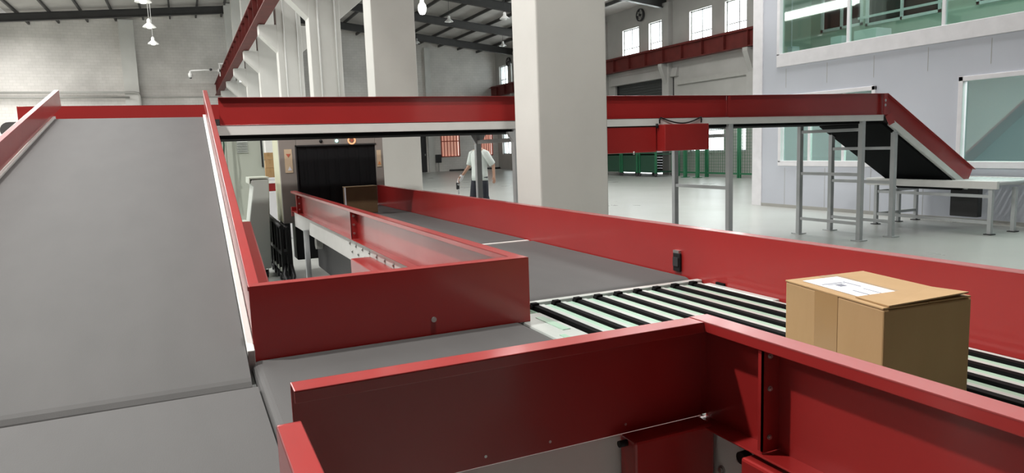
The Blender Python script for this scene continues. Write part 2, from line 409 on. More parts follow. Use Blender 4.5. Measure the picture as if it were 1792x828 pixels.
# --- main conveyor
mc = thing('belt_conveyor', 'long grey belt conveyor with red side guards running into the black curtained scanner tunnel', 'conveyor', (1.5, 5.2, 0))
MB().prism(stadium(2.45, 4.075, BZ, .1), 'X', X1+.035, XG-.01).build('belt', belt, mc)
MB().prism(stadium(4.105, 7.95, BZ, .1), 'X', X1+.035, XG-.01).build('belt', belt, mc)
MB().box(X1+.03, XG-.01, 4.072, 4.108, .70, .7485).build('joint_plate', white, mc)
guard(mc, 'Y', XG, -.4, 8.03, .735, GT, 1)
gl = guard(mc, 'Y', X1+.025, 2.17, 7.76, .755, GT, -1)
for y, hh in ((4.83, .04), (7.35, .03)):
    o = MB().box(X1-.026, X1+.021, y-.003, y+.003, .76, .953).box(X1-.026, X1-.022, y-.003, y+.012, .765, .950).build('guard_stiffener', red, mc)
    for z in (.80, .86, .92): bolt(o, (X1-.005, y-.003, z), (0, -1, 0), .006, .006)
MB().box(X1-.03, X1+.02, 7.76, 7.80, .70, .80).build('end_bracket', red, mc, bevel=.003)
fr = MB().box(X1-.005, X1+.03, 2.25, 7.75, .592, .752)
fr.build('side_frame', white, mc, bevel=.003)
for k in range(9):
    y = 3.40+k*.19
    for z in (.665, .715): bolt(mc, (X1-.006, y+(.06 if z > .70 else 0), z), (-1, 0, 0), .009, name='frame_bolt')
MB().box(XG+.004, XG+.04, -.4, 8.0, .52, .733).build('side_frame', white, mc, bevel=.003)
MB().box(X1+.04, XG-.02, 2.5, 7.9, .60, .645).build('return_belt', beltb, mc)
for y in (6.85, 4.55, 2.75):
    for x in (X1-.03, XG+.045):
        l = MB().box(x-.022, x+.022, y-.03, y+.03, .015, .64).build('leg', grey, mc, bevel=.003)
        MB().box(x-.05, x+.05, y-.05, y+.05, 0, .015).build('foot_plate', grey, l)
    MB().box(X1-.01, XG+.03, y-.02, y+.02, .14, .18).build('cross_bar', grey, mc)
MB().box(X1+.16, X1+.22, 4.3, 6.9, .07, .13).build('floor_rail', grey, mc, bevel=.003)
MB().box(X1-.005, X1+.055, 6.0, 6.85, .14, .18).xf(Matrix.Identity(4)).build('floor_rail', grey, mc, bevel=.003)
MB().box(X1-.14, X1-.012, 3.75, 4.35, .49, .70).build('motor_cover', red, mc, bevel=.006)
MB().box(X1+.12, X1+.80, 5.2, 7.2, .22, .56).build('drive_shade_box', dark, mc, bevel=.02)  # drive box, enlarged and dark to stand in for shade under the belt
MB().cyl((X1+.06, 6.9, .5), (XG-.05, 6.9, .5), .06).build('return_roller', duct, mc)
ss = MB().box(XG-.012, XG, 2.535, 2.585, .765, .85)
so = ss.build('photo_sensor', black, mc, bevel=.004)
MB().box(XG-.018, XG-.012, 2.542, 2.578, .79, .83).build('lens', dark, so)
MB().box(XG-.014, XG-.0, 2.54, 2.58, .85, .862).build('sensor_clip', steel, so)

# --- transfer section with black narrow belts
tf = thing('transfer_conveyor', 'transfer section with black narrow belts between white and mint plates, red corner guard', 'conveyor', (1.5, 1.2, 0))
MB().box(X1, XG-.004, -.4, 2.40, .66, .715).build('bed_plate', white, tf)
MB().box(X1+.10, XG-.004, 2.392, 2.425, .70, .752).build('end_bar', glossw, tf, bevel=.002)
for k in range(9):
    x = 1.172+.0943*k
    s_ = MB().prism(stadium(-.38, 2.385, .750, .026), 'X', x-.0115, x+.0115).build('narrow_belt', strapm, tf)
    MB().box(x-.016, x+.010, 2.35, 2.375, .748, .758).cyl((x-.013, 2.362, .745), (x-.022, 2.362, .745), .010).build('belt_clip', strapm, s_)
    MB().box(x+.0125, x+.046, -.38, 2.38, .715, .7450).build('cover_plate', glossw, tf, bevel=.002)
    if k < 8:
        MB().box(x+.0475, x+.072, -.38, 2.37, .715, .7435).build('mint_plate', mint, tf, bevel=.002)
        MB().box(x+.073, x+.0815, -.38, 2.37, .715, .740).build('mint_plate', mint, tf, bevel=.002)
    else: MB().box(x+.036, XG-.006, 1.95, 2.34, .715, .748).build('cover_plate', glossw, tf, bevel=.003)
MB().box(1.990, 1.999, 2.25, 2.30, .748, .758).build('belt_clip', strapm, tf)
pl = MB().box(X1-.005, 1.145, 1.0, 2.27, .725, .745)
pl.build('corner_plate', glossw, tf, bevel=.008)
MB().box(1.145, 1.152, 1.25, 2.36, .715, .735).box(1.09, 1.12, 2.0, 2.2, .745, .747).box(1.05, 1.07, 1.75, 1.95, .745, .747).build('slot_strips', mint, tf)
guard(tf, 'Y', 1.02, -.4, 1.206, .735, GT, -1)
st = MB().box(.974, 1.018, .992, .996, .742, .952).box(.974, .977, .992, 1.004, .745, .950).build('guard_stiffener', red, tf)
for z in (.772, .87, .935): bolt(st, (.992, .992, z), (0, -1, 0), .0038, .005)
MB().box(1.006, 1.03, -.4, 1.2, .40, .730).build('side_frame', white, tf, bevel=.003)
for y, z in ((1.113, .727), (1.083, .722), (1.083, .686), (1.053, .722), (1.14, .64)): bolt(tf, (1.006, y, z), (-1, 0, 0), .0065, name='frame_bolt')
MB().cyl((1.006, 1.062, .702), (.985, 1.062, .702), .013).build('black_knob', black, tf)
MB().box(.955, 1.004, .30, 1.030, .40, .724).build('motor_cover', red, tf, bevel=.006)
for x in (1.03, XG+.05):
    for y in (.2, 1.9):
        l = MB().box(x-.022, x+.022, y-.03, y+.03, .015, .66).build('leg', grey, tf, bevel=.003)
        MB().box(x-.05, x+.05, y-.05, y+.05, 0, .015).build('foot_plate', grey, l)

# --- cross conveyor
cc = thing('cross_conveyor', 'short grey cross belt between two red guards joining incline foot to transfer section', 'conveyor', (.6, 1.7, 0))
MB().prism(stadium(X0-.004, X1-.012, BZ, .05), 'Y', 1.215, 2.155).build('belt', belt, cc)
guard(cc, 'X', 1.206, .132, 1.0, .743, GT-.0012, -1, bot=False)
MB().box(.99, 1.0175, 1.2025, 1.2055, .745, GT-.006).build('corner_seam', red, cc)
g2 = guard(cc, 'X', 2.164, .142, 1.053, .745, GT+.0012, 1)
MB().cyl((.70, 2.158, .80), (.70, 2.163, .80), .009).build('guard_bolt', steel, g2)
for x in (.48, .62, .80): bolt(cc, (x, 1.2055, .762), (0, -1, 0), .0035, .004, name='guard_bolt')
MB().box(.15, 1.004, 1.2065, 1.214, .42, .7435).build('side_frame', white, cc, bevel=.003)
MB().box(.15, 1.02, 2.17, 2.20, .45, .742).build('side_frame', white, cc, bevel=.003)
mcov = MB().box(.787, .994, 1.150, 1.2055, .40, .7435).build('motor_cover', red, cc, bevel=.006)
MB().cyl((.768, 1.18, .733), (.79, 1.18, .733), .007).build('cover_pin', black, mcov)
for x in (.25, .9):
    for y in (1.19, 2.19):
        l = MB().box(x-.022, x+.022, y-.022, y+.022, .015, .45).build('leg', grey, cc, bevel=.003)
        MB().box(x-.05, x+.05, y-.05, y+.05, 0, .015).build('foot_plate', grey, l)

# --- feed conveyor (bottom left)
fc = thing('feed_conveyor', 'level grey feed belt at bottom left before the foot of the incline', 'conveyor', (-.4, .6, 0))
MB().prism(stadium(-.7, 1.925, BZ+.002, .05), 'X', -.90, .1285).build('belt', belt, fc)
gg = MB()
for poly in channel_pts(.735, .962, 1, .036, lip=.03): gg.prism([(.09+p, z) for p, z in poly], 'Y', -.5, 1.035)
gg.cyl((.091, 1.035, .945), (.126, 1.035, .945), .017)
gg.build('side_guard', red, fc, bevel=.004)
guard(fc, 'Y', -.91, -.7, 1.88, .735, GT, -1)
MB().box(-.94, -.905, -.7, 1.88, .5, .734).build('side_frame', white, fc, bevel=.003)
MB().box(.098, .124, -.7, 1.12, .5, .67).build('side_frame', white, fc, bevel=.003)
for x in (-.88, .08):
    for y in (-.4, 1.6):
        l = MB().box(x-.022, x+.022, y-.022, y+.022, .015, .64).build('leg', grey, fc, bevel=.003)
        MB().box(x-.05, x+.05, y-.05, y+.05, 0, .015).build('foot_plate', grey, l)

# --- incline conveyor
ic = thing('incline_conveyor', 'steep wide grey incline belt rising at left to the overhead conveyor', 'conveyor', (-.38, 4.1, 0))
L_ = math.hypot(6.33-1.93, 1.69-.742); ang = math.atan2(1.69-.742, 6.33-1.93)
MI = Matrix.Translation((.12, 1.942, .740)) @ Matrix.Rotation(R(-.75), 4, 'Z') @ Matrix.Rotation(ang, 4, 'X')
MB().prism(stadium(0, L_, 0, .11), 'X', -1.02, -.002).xf(MI).build('belt', belt, ic)
def incl_guard(pos, out, a, b):  # low folded edge along the incline
    m = MB()
    for poly in channel_pts(.012, .15, out, .034, lip=.02, bot=False): m.prism([(pos+p, z) for p, z in poly], 'Y', a, b)
    return m.xf(MI).build('side_guard', red, ic, bevel=.002)
incl_guard(.022, 1, .262, L_+.45); incl_guard(-1.04, -1, .262, L_+.45)
MB().box(.0, .021, .19, L_, -.10, .012).xf(MI).build('side_skirt', white, ic, bevel=.003)
MB().box(-1.04, -1.022, .10, L_, -.10, .012).xf(MI).build('side_skirt', white, ic, bevel=.003)
MB().box(.026, .06, .25, L_-.1, -.20, .011).xf(MI).build('side_frame', white, ic, bevel=.003)
MB().box(.062, .125, .80, 1.62, -.15, -.035).xf(MI).build('motor_cover', red, ic, bevel=.006)
MB().cyl((-1.03, .0, -.055), (.02, .0, -.055), .045).xf(MI).build('tail_roller', dark, ic)
MB().box(.0, .012, -.05, .03, -.07, -.02).xf(MI).build('roller_bracket', white, ic)
for y, z in ((3.4, .80), (5.6, 1.28)):
    for x in (-.93, .21):
        l = MB().box(x-.025, x+.025, y-.025, y+.025, .015, z).build('leg', grey, ic, bevel=.003)
        MB().box(x-.05, x+.05, y-.05, y+.05, 0, .015).build('foot_plate', grey, l)
    MB().box(-.93, .21, y-.02, y+.02, .3, .34).build('cross_bar', grey, ic)

# --- overhead conveyor
OY0, OY1 = 6.32, 7.30
oc = thing('overhead_conveyor', 'long overhead belt conveyor with red guards on tall grey legs crossing the hall', 'conveyor', (3.6, 6.8, 0))
def taper_guard(y, out, x0, x1, zt0, zt1, zb):
    t, fl = .004, .05; a, b = y, y+out*t; c = y+out*fl; m = MB()
    m.add([(x0,a,zb),(x1,a,zb),(x1,b,zb),(x0,b,zb),(x0,a,zt0),(x1,a,zt1),(x1,b,zt1),(x0,b,zt0)], [(0,3,2,1),(4,5,6,7),(0,1,5,4),(1,2,6,5),(2,3,7,6),(3,0,4,7)])
    m.add([(x0,a,zt0-t),(x1,a,zt1-t),(x1,c,zt1-t),(x0,c,zt0-t),(x0,a,zt0),(x1,a,zt1),(x1,c,zt1),(x0,c,zt0)], [(0,3,2,1),(4,5,6,7),(0,1,5,4),(1,2,6,5),(2,3,7,6),(3,0,4,7)])
    m.box(x0, x1, min(a, c), max(a, c), zb, zb+t)
    return m
taper_guard(OY0, -1, .30, 5.615, 1.832, 1.845, 1.605).build('side_guard', red, oc, bevel=.0015)
taper_guard(OY0, -1, 5.619, 8.20, 1.845, 1.868, 1.60).build('side_guard', red, oc, bevel=.0015)
MB().box(5.60, 5.634, OY0-.05, OY0-.046, 1.61, 1.842).build('joint_plate', red, oc)
taper_guard(OY1+.02, 1, -1.25, 8.20, 1.84, 1.868, 1.60).build('side_guard', red, oc, bevel=.0015)
MB().prism(stadium(-1.2, 8.22, 1.66, .12), 'Y', OY0+.008, OY1+.012).build('belt', belt, oc)
MB().box(.27, 8.15, OY0-.045, OY0+.0, 1.525, 1.603).build('side_frame', white, oc, bevel=.004)
MB().box(-1.2, 8.15, OY1+.02, OY1+.065, 1.525, 1.60).build('side_frame', white, oc, bevel=.004)
MB().box(.25, 8.12, OY0+.01, OY1+.01, 1.495, 1.53).build('return_belt', beltb, oc)
for x in (2.97, 5.66, 7.81):
    for y in (OY0-.005, OY1+.0):
        l = MB().box(x-.03, x+.03, y-.03, y+.03, .012, 1.53).build('leg', grey, oc, bevel=.003)
        MB().box(x-.07, x+.07, y-.07, y+.07, 0, .012).build('foot_plate', grey, l)
        if x == 2.97: MB().prism([(x-.03, 1.40), (x+.03, 1.40), (x+.09, 1.50), (x-.09, 1.50)], 'Y', y-.028, y+.028).build('gusset', grey, l)
    hs = (1.42, .85, .22) if x > 7 else ((1.42, .78, .3) if x < 5 else (1.40, .80, .2))
    for z in hs: MB().box(x-.018, x+.018, OY0+.02, OY1-.03, z-.02, z+.02).build('cross_bar', grey, oc, bevel=.002)
bx = MB().box(3.80, 4.63, OY0-.03, OY0+.20, 1.245, 1.515).build('motor_cover', red, oc, bevel=.006)
MB().cyl((4.33, OY0-.045, 1.225), (4.33, OY0-.045, 1.262), .009).build('cable_gland', steel, bx)
bx = MB().box(4.648, 5.235, OY0-.16, OY0+.06, 1.252, 1.535).build('motor_cover', red, oc, bevel=.006)
pts = [(4.66, OY0-.052, 1.55), (4.655, OY0-.056, 1.585)]
for i in range(25):
    t = i/24; pts.append((4.67+.54*t, OY0-.058-.02*sin(pi*t), 1.598+.012*(1-2*t)**2-.052*sin(pi*t)))
pts += [(5.22, OY0-.056, 1.58), (5.218, OY0-.052, 1.55)]
MB().tube(pts, .008, 8).build('cable', black, oc)
MB().cyl((4.62, OY0-.06, 1.50), (4.62, OY0-.06, 1.545), .014).build('cable_plug', black, oc)
for z in (1.72, 1.78): bolt(oc, (8.165, OY0-.052, z), (0, -1, 0), .012)
MB().box(8.14, 8.20, OY0-.054, OY0-.046, 1.60, 1.862).build('joint_plate', red, oc)

# --- decline conveyor
dc = thing('decline_conveyor', 'red guarded decline conveyor descending from overhead conveyor toward cabin, black underside', 'conveyor', (9.0, 6.8, 0))
sl = .57; da = math.atan(sl); LD = 1.72/cos(da)
MD = Matrix.Translation((8.215, 0, 1.60)) @ Matrix.Rotation(da, 4, 'Y')
for (y, out) in ((OY0, -1), (OY1+.02, 1)):
    m = MB(); c = y+out*.05; b_ = y+out*.004
    for (ya, yb, za, zb) in ((min(y, b_), max(y, b_), .0, .235), (min(y, c), max(y, c), .231, .235), (min(y, c), max(y, c), 0, .004)):
        m.prism([(-za*sl, za), (LD, za), (LD, zb), (-zb*sl, zb)], 'Y', ya, yb)
    m.xf(MD).build('side_guard', red, dc, bevel=.0015)
    MB().box(.12, LD, min(y, c), max(y, c), -.085, -.002).xf(MD).build('side_frame', white, dc, bevel=.004)
MB().prism(stadium(.02, LD, .05, .11), 'Y', OY0+.008, OY1+.012).xf(MD).build('belt', belt, dc)
MB().box(.03, LD-.03, OY0+.006, OY1+.014, -.115, -.085).xf(MD).build('return_belt', beltb, dc)
MB().prism([(-.02, -.04), (.10, -.10), (.17, -.02), (.05, .06)], 'Y', OY0-.052, OY0-.046).xf(MD).build('hinge_plate', red, dc)
zt_ = 1.60-sl*(8.42-8.215)-.10
for y in (OY0+.0, OY1+.0):
    l = MB().box(8.39, 8.45, y-.03, y+.03, .012, zt_).build('leg', grey, dc, bevel=.003)
    MB().box(8.35, 8.49, y-.07, y+.07, 0, .012).build('foot_plate', grey, l)
    MB().prism([(8.36, zt_), (8.48, zt_-.02), (8.48, zt_+.06), (8.36, zt_+.12)], 'Y', y-.045, y-.035).build('gusset', grey, l)
for z in (1.17, .72, .2): MB().box(8.40, 8.44, OY0+.02, OY1-.02, z-.02, z+.02).build('cross_bar', grey, dc, bevel=.002)

# --- receiving roller bench
rb = thing('roller_bench', 'low white steel roller bench at the foot of the decline conveyor', 'bench', (9.95, 6.6, 0))
MB().box(9.42, 9.47, 5.6, 7.52, .60, .70).build('side_rail', white, rb, bevel=.003)
MB().box(10.40, 10.45, 5.6, 7.52, .60, .70).build('side_rail', white, rb, bevel=.003)
MB().box(9.47, 10.40, 7.48, 7.52, .60, .70).build('end_rail', white, rb, bevel=.003)
for k in range(24):
    y = 5.66+k*.077; MB().cyl((9.47, y, .668), (10.40, y, .668), .027, 10).build('roller', grey, rb)
for x in (9.48, 9.98, 10.38):
    for y in (5.7, 7.38):
        l = MB().box(x-.025, x+.025, y-.025, y+.025, .012, .60).build('leg', grey, rb, bevel=.003)
        MB().box(x-.05, x+.05, y-.05, y+.05, 0, .012).build('foot_plate', dark, l)
for z in (.50, .16):
    MB().box(9.48, 10.38, 7.365, 7.395, z-.02, z+.02).build('cross_bar', grey, rb)
    MB().box(9.465, 9.495, 5.7, 7.38, z-.02, z+.02).build('cross_bar', grey, rb)
MB().box(10.02, 10.12, 6.2, 6.6, .15, .55).build('drive_box', dark, rb, bevel=.01)

# ------------------------------------------------------------------ boxes on the belts
BZT = 1.0
Lp, Fp, Bp = Vector((1.332, 1.283)), Vector((1.264, .958)), Vector((1.579, 1.263))
pb = thing('parcel_box', 'large tan cardboard parcel with white shipping label on the transfer section', 'box', (1.264, .958, .752))
Rp = Fp+(Bp-Lp)
def hquad(mb, q, z0, z1): return mb.prism([tuple(p) for p in q], 'Z', z0, z1)
hquad(MB(), (Lp, Fp, Rp, Bp), .753, BZT-.004).build('carton', card, pb, bevel=.004)
ex = (Rp-Fp); ey = (Lp-Fp); nx_, ny_ = ex.normalized(), ey.normalized()
def bq(u0, u1, v0, v1, z0, z1, mb):                   # u across (F->R, metres), v along (F->L, metres)
    pts = [Fp+nx_*u+ny_*v for u, v in ((u0, v0), (u1, v0), (u1, v1), (u0, v1))]
    return mb.prism([tuple(p) for p in pts], 'Z', z0, z1)
W_, D_ = ex.length, ey.length
bq(-.001, W_*.5-.001, .002, D_+.001, BZT-.004, BZT, MB()).build('flap', card, pb, bevel=.001)
fl2 = MB(); p = [Fp+nx_*u+ny_*v for u, v in ((W_*.5+.001, .003), (W_+.001, .003), (W_+.001, D_), (W_*.5+.001, D_))]
fl2.prism([tuple(q) for q in p], 'Z', BZT-.004, BZT).build('flap', card, pb, bevel=.001)
fl3 = MB(); q = [Fp+nx_*.012, Fp+nx_*(W_-.01), Fp+nx_*(W_-.012)+ny_*.10, Fp+nx_*.014+ny_*.10]
fl3.add([(q[0].x, q[0].y, BZT+.001), (q[1].x, q[1].y, BZT+.007), (q[2].x, q[2].y, BZT+.001), (q[3].x, q[3].y, BZT+.001),
         (q[0].x, q[0].y, BZT+.004), (q[1].x, q[1].y, BZT+.010), (q[2].x, q[2].y, BZT+.003), (q[3].x, q[3].y, BZT+.003)],
        [(0,3,2,1),(4,5,6,7),(0,1,5,4),(1,2,6,5),(2,3,7,6),(3,0,4,7)]).build('flap', card, pb)
bq(.10, .15, .09, D_-.004, BZT, BZT+.0006, MB()).build('tape', tape, pb)
lab = bq(.026, .134, .065, .298, BZT+.0006, BZT+.0016, MB()).build('shipping_label', paper, pb)
mk = MB()
for (u, v, w, h) in ((.06, .20, .02, .02), (.035, .235, .06, .004), (.045, .225, .05, .003), (.055, .105, .004, .05), (.09, .10, .003, .06), (.10, .18, .004, .06)):
    bq(u, u+w, v, v+h, BZT+.0016, BZT+.0021, mk)
mk.build('label_print', ink, lab)
# tape strip and darker band on the left face
tp = MB(); o_ = -nx_*.0008
for (v0, v1) in ((D_*.42, D_*.66),):
    a_, b__ = Fp+ny_*v0, Fp+ny_*v1
    tp.prism([tuple(a_+o_), tuple(b__+o_), tuple(b__), tuple(a_)], 'Z', .80, BZT-.004)
tp.build('tape', tape, pb)
t2 = MB(); a_, b__ = Fp+nx_*.02-ny_*.0008, Fp+nx_*.05-ny_*.0008
sb = thing('small_carton', 'brown carton on the far end of the main belt before the black curtain', 'box', (1.58, 6.95, BZ))
MS = Matrix.Translation((1.565, 6.98, BZ+.002)) @ Matrix.Rotation(R(2), 4, 'Z')
MB().box(-.155, .155, -.06, .06, 0, .262).xf(MS).build('carton', cardd, sb, bevel=.004)
MB().box(-.158, .158, -.063, .063, .262, .268).xf(MS).build('lid_flaps', card, sb, bevel=.001)
MB().box(-.158, -.1555, -.061, -.01, .0, .262).xf(MS).build('tape', paper, sb)

# ------------------------------------------------------------------ scanner tunnel
sc = thing('scanner_tunnel', 'grey scanner tunnel with black strip curtain at the far end of the main belt', 'scanner', (1.5, 8.1, 0))
SX0, SX1, OX0, OX1, SZ0, SZ1, OZ = .95, 2.10, 1.135, 2.0, .60, 1.78, 1.437
b = MB().box(SX0, OX0, 8.06, 8.12, SZ0, SZ1).box(OX1+.01, SX1, 8.06, 8.12, SZ0, SZ1).box(OX0, OX1+.01, 8.06, 8.12, OZ, SZ1).box(OX0, OX1+.01, 8.06, 8.12, SZ0, .68)
b.build('front_panel', scan_m, sc, bevel=.006)
MB().box(SX0, SX0+.02, 8.12, 8.62, SZ0, SZ1).build('side_panel', cream, sc, bevel=.004)
MB().box(SX1-.02, SX1, 8.12, 8.62, SZ0, SZ1).build('side_panel', cream, sc, bevel=.004)
MB().box(SX0, SX1, 8.12, 8.62, SZ1-.03, SZ1).build('top_panel', cream, sc, bevel=.004)
MB().box(SX0+.02, SX1-.02, 8.12, 8.62, SZ0, SZ0+.05).build('base_panel', dark, sc)
cu = MB()
for k in range(15):
    x = OX0+.005+(OX1-OX0)/15*k; w = (OX1-OX0)/15; dy = .006*(k % 2)
    cu.box(x-.008, x+w+.006, 8.082+dy, 8.085+dy, .757, OZ)
cu.build('strip_curtain', curt, sc)
MB().box(OX0-.012, OX1+.02, 8.05, 8.062, OZ-.0, OZ+.014).box(OX0-.014, OX0, 8.05, 8.062, .68, OZ+.014).build('opening_trim', dark, sc)
MB().box(OX0, OX1, 8.12, 8.6, .70, .745).build('tunnel_bed', dark, sc)
st1 = MB().box(1.005, 1.085, 8.052, 8.06, 1.155, 1.41).build('warning_sticker', sticker_y, sc)
MB().prism([(1.02, 1.36), (1.07, 1.36), (1.045, 1.32)], 'Y', 8.048, 8.052).build('triangle_mark', redwin, st1)
MB().prism([(1.03, 1.18), (1.075, 1.18), (1.052, 1.225)], 'Y', 8.048, 8.052).build('triangle_mark', paper, st1)
st2 = MB().box(2.022, 2.072, 8.052, 8.06, 1.18, 1.37).build('warning_sticker', sticker_y, sc)
MB().prism([(2.03, 1.205), (2.066, 1.205), (2.048, 1.245)], 'Y', 8.048, 8.052).build('triangle_mark', sticker_o, st2)
MB().lathe((1.405, 8.056, 1.487), [(0, -.012), (.016, -.012), (.02, 0)], 14, 'Y').build('button', black, sc)
MB().lathe((1.578, 8.056, 1.487), [(0, -.014), (.014, -.012), (.018, 0)], 14, 'Y').build('indicator_lamp', bulb_c, sc)
es = MB().lathe((1.745, 8.056, 1.487), [(.030, 0), (.046, -.002), (.046, -.012), (.030, -.012), (.030, 0)], 20, 'Y').build('ring_sign', ring_o, sc)
MB().prism([(1.725, 1.50), (1.765, 1.50), (1.745, 1.465)], 'Y', 8.046, 8.052).build('triangle_mark', redwin, es)
for x in (SX0+.05, SX1-.06):
    for y in (8.25, 8.52):
        l = MB().box(x-.035, x+.035, y-.035, y+.035, .02, SZ0).build('leg', dark, sc, bevel=.004)
        MB().lathe((x, y, 0), [(0, 0), (.05, 0), (.045, .02), (.02, .03)], 14).build('levelling_foot', steel, l)
MB().box(1.1, 1.9, 8.3, 8.58, .15, .58).build('generator_box', dark, sc, bevel=.01)

# black roller stand left of the scanner
rs = thing('black_roller_stand', 'black folding roller stand with casters beside the scanner tunnel', 'roller stand', (.90, 8.3, 0))
for k in range(5):
    y = 7.72+k*.26
    for x in (.872, .93):
        l = MB().box(x-.013, x+.013, y-.022, y+.022, .09, .60).build('leg', black, rs)
        MB().cyl((x-.013, y, .04), (x+.013, y, .04), .04, 14).box(x-.018, x+.018, y-.012, y+.012, .045, .095).build('caster', dark, l)
MB().tube([(.872, 7.66, .60), (.872, 8.3, .625), (.872, 8.85, .64)], .024).build('side_rail', black, rs)
MB().tube([(.93, 7.66, .58), (.93, 8.3, .585), (.93, 8.85, .58)], .018).build('side_rail', black, rs)
for k in range(7):
    y = 7.72+k*.17; MB().cyl((.875, y, .60), (.93, y, .58), .014, 10).build('roller', dark, rs)
MB().box(.86, .94, 7.70, 8.80, .30, .335).build('cross_rail', black, rs)
MB().tube([(.90, 7.72, .20), (.87, 7.64, .10), (.88, 7.54, .05), (.93, 7.50, .045), (.96, 7.58, .08), (.95, 7.7, .2)], .018).build('hose', black, rs)
MB().box(.865, .935, 7.9, 8.6, .10, .14).build('lower_shelf', cabgrn, rs, bevel=.004)

# operator console
co = thing('operator_console', 'grey green operator console on casters between the incline and the scanner tunnel', 'console', (.6, 8.25, 0))
prof = [(.26, .10), (.80, .10), (.835, .98), (.84, 1.095), (.66, 1.095), (.645, 1.05), (.67, 1.02), (.60, .61), (.34, .61), (.30, .56)]
MB().prism(prof, 'Y', 8.2, 8.62).build('housing', cabcon, co, bevel=.012)
MB().prism([(.645, 1.10), (.842, 1.10), (.842, 1.118), (.635, 1.118), (.63, 1.05), (.645, 1.05)], 'Y', 8.19, 8.63).build('top_cap', cabgrn, co, bevel=.004)
MB().box(.33, .60, 8.19, 8.63, .61, .628).build('desk_shelf', cabgrn, co, bevel=.004)
for x in (.34, .75):
    for y in (8.25, 8.57):
        cs = MB().cyl((x-.015, y, .042), (x+.015, y, .042), .042, 16).build('caster', dark, co)
        MB().box(x-.022, x-.016, y-.025, y+.025, .04, .1).box(x+.016, x+.022, y-.025, y+.025, .04, .1).build('caster_fork', steel, cs)

# tall cabinet with louvre
tc_ = thing('tall_cabinet', 'tall pale green control cabinet with a louvre vent behind the operator console', 'cabinet', (.8, 10.2, 0))
MB().box(.42, .985, 10.0, 10.55, .06, 1.95).build('body', cabgrn, tc_, bevel=.01)
MB().box(.44, .52, 9.985, 10.0, .1, 1.9).build('door', cabgrn, tc_, bevel=.004)
dr = MB().box(.53, .975, 9.985, 10.0, .1, 1.9).build('door', cabgrn, tc_, bevel=.004)
lv = MB()
for k in range(7): lv.prism([(9.965, 1.40+k*.022), (9.985, 1.405+k*.022), (9.985, 1.418+k*.022)], 'X', .655, .79)
lv.build('louvre_vent', cabcon, dr)
MB().box(.53, .545, 9.955, 9.985, .85, .98).build('handle', steel, dr)
MB().box(.44, .97, 10.02, 10.5, 0, .06).build('plinth', dark, tc_)
MB().cyl((.96, 9.97, 1.20), (.96, 9.97, 1.9), .012).build('conduit', dark, tc_)

# white table with stacked cartons
wt = thing('white_table', 'white shelf table carrying tan cartons between the tall cabinet and the scanner tunnel', 'table', (1.28, 12.1, 0))
MB().box(1.12, 1.62, 11.85, 12.4, .95, 1.0).build('tabletop', upvc, wt, bevel=.01)
MB().box(1.14, 1.60, 11.88, 12.37, 0, .78).build('lower_cabinet', upvc, wt, bevel=.01)
for x in (1.13, 1.58):
    for y in (11.87, 12.36): MB().box(x, x+.03, y, y+.03, .78, .95).build('post', upvc, wt)
for k, (dx, w, h) in enumerate(((0, .15, .15), (.01, .14, .13), (-.015, .16, .11))):
    z = 1.002+(0, .152, .284)[k]
    lb = ['bottom tan carton of the stack on the white table', 'middle tan carton of the stack on the white table', 'top tan carton of the stack on the white table'][k]
    bt = thing('carton', lb, 'box', (1.26, 12.0, z), 'cartons stacked on the white table')
    MB().box(1.175+dx, 1.175+dx+w, 11.9, 12.12, z, z+h).build('body', card, bt, bevel=.004)
    MB().box(1.175+dx+w*.4, 1.175+dx+w*.6, 11.898, 12.122, z+h*.5, z+h+.001).build('tape', tape, bt)
rx = thing('red_bin', 'small red bin on the open shelf of the white table under the cartons', 'bin', (1.3, 12.0, .782))
MB().prism([(1.20, .782), (1.40, .782), (1.43, .90), (1.17, .90)], 'Y', 11.9, 12.2).build('body', red, rx, bevel=.006)
MB().box(1.165, 1.435, 11.895, 11.91, .888, .905).build('rim', red, rx, bevel=.003)

cp = thing('green_pole', 'dark green cable pole beside the tall cabinet behind the incline', 'pole', (.50, 9.6, 0))
MB().cyl((.44, 9.6, .02), (.44, 9.6, 1.95), .018).build('post', greend, cp)
MB().tube([(.46, 9.58, 1.9), (.48, 9.57, 1.5), (.455, 9.57, 1.25), (.475, 9.58, .95)], .010).build('cable', greend, cp)
MB().lathe((.44, 9.6, 0), [(0, 0), (.1, 0), (.1, .02), (.02, .03)], 16).build('foot', greend, cp)
MB().lathe((.47, 9.57, 1.30), [(0, -.02), (.02, -.01), (.02, .01), (0, .02)], 10).build('connector', white, cp)

# ------------------------------------------------------------------ office cabin (mezzanine)
CX, CY0, CY1, CZ = 10.58, 2.6, 11.0, 5.6
oc2 = thing('office_cabin', 'two storey pale blue grey panel office cabin with windows at right', 'cabin', (12.5, 7, 0))
UW = (3.2, 10.48, 2.92, 4.9); LW = (8.30, 10.42, .88, 2.16); LW2 = (4.2, 6.9, .88, 2.16)
m = holes_wall('X', CX, CX+.10, CY0, CY1, 0, CZ, [UW, LW, LW2])
m.build('front_wall', panel, oc2)
MB().box(CX, 15.4, CY1, CY1+.10, 0, CZ).build('end_wall', panel, oc2)
MB().box(CX, 15.4, CY0-.1, CY0, 0, CZ).build('end_wall', panel, oc2)
MB().box(15.3, 15.4, CY0, CY1, 0, CZ).build('rear_wall', panel, oc2)
MB().box(CX, 15.4, CY0-.1, CY1+.1, CZ, CZ+.1).build('roof_slab', panel, oc2)
MB().box(CX+.1, 15.3, CY0, CY1, 2.5, 2.62).build('upper_floor', panel, oc2)
MB().box(CX-.02, CX+.01, CY1-.14, CY1+.115, 0, CZ).build('corner_trim', upvc, oc2, bevel=.004)
MB().box(CX-.012, CX, CY0, CY1-.14, 0, .06).build('base_trim', duct, oc2)
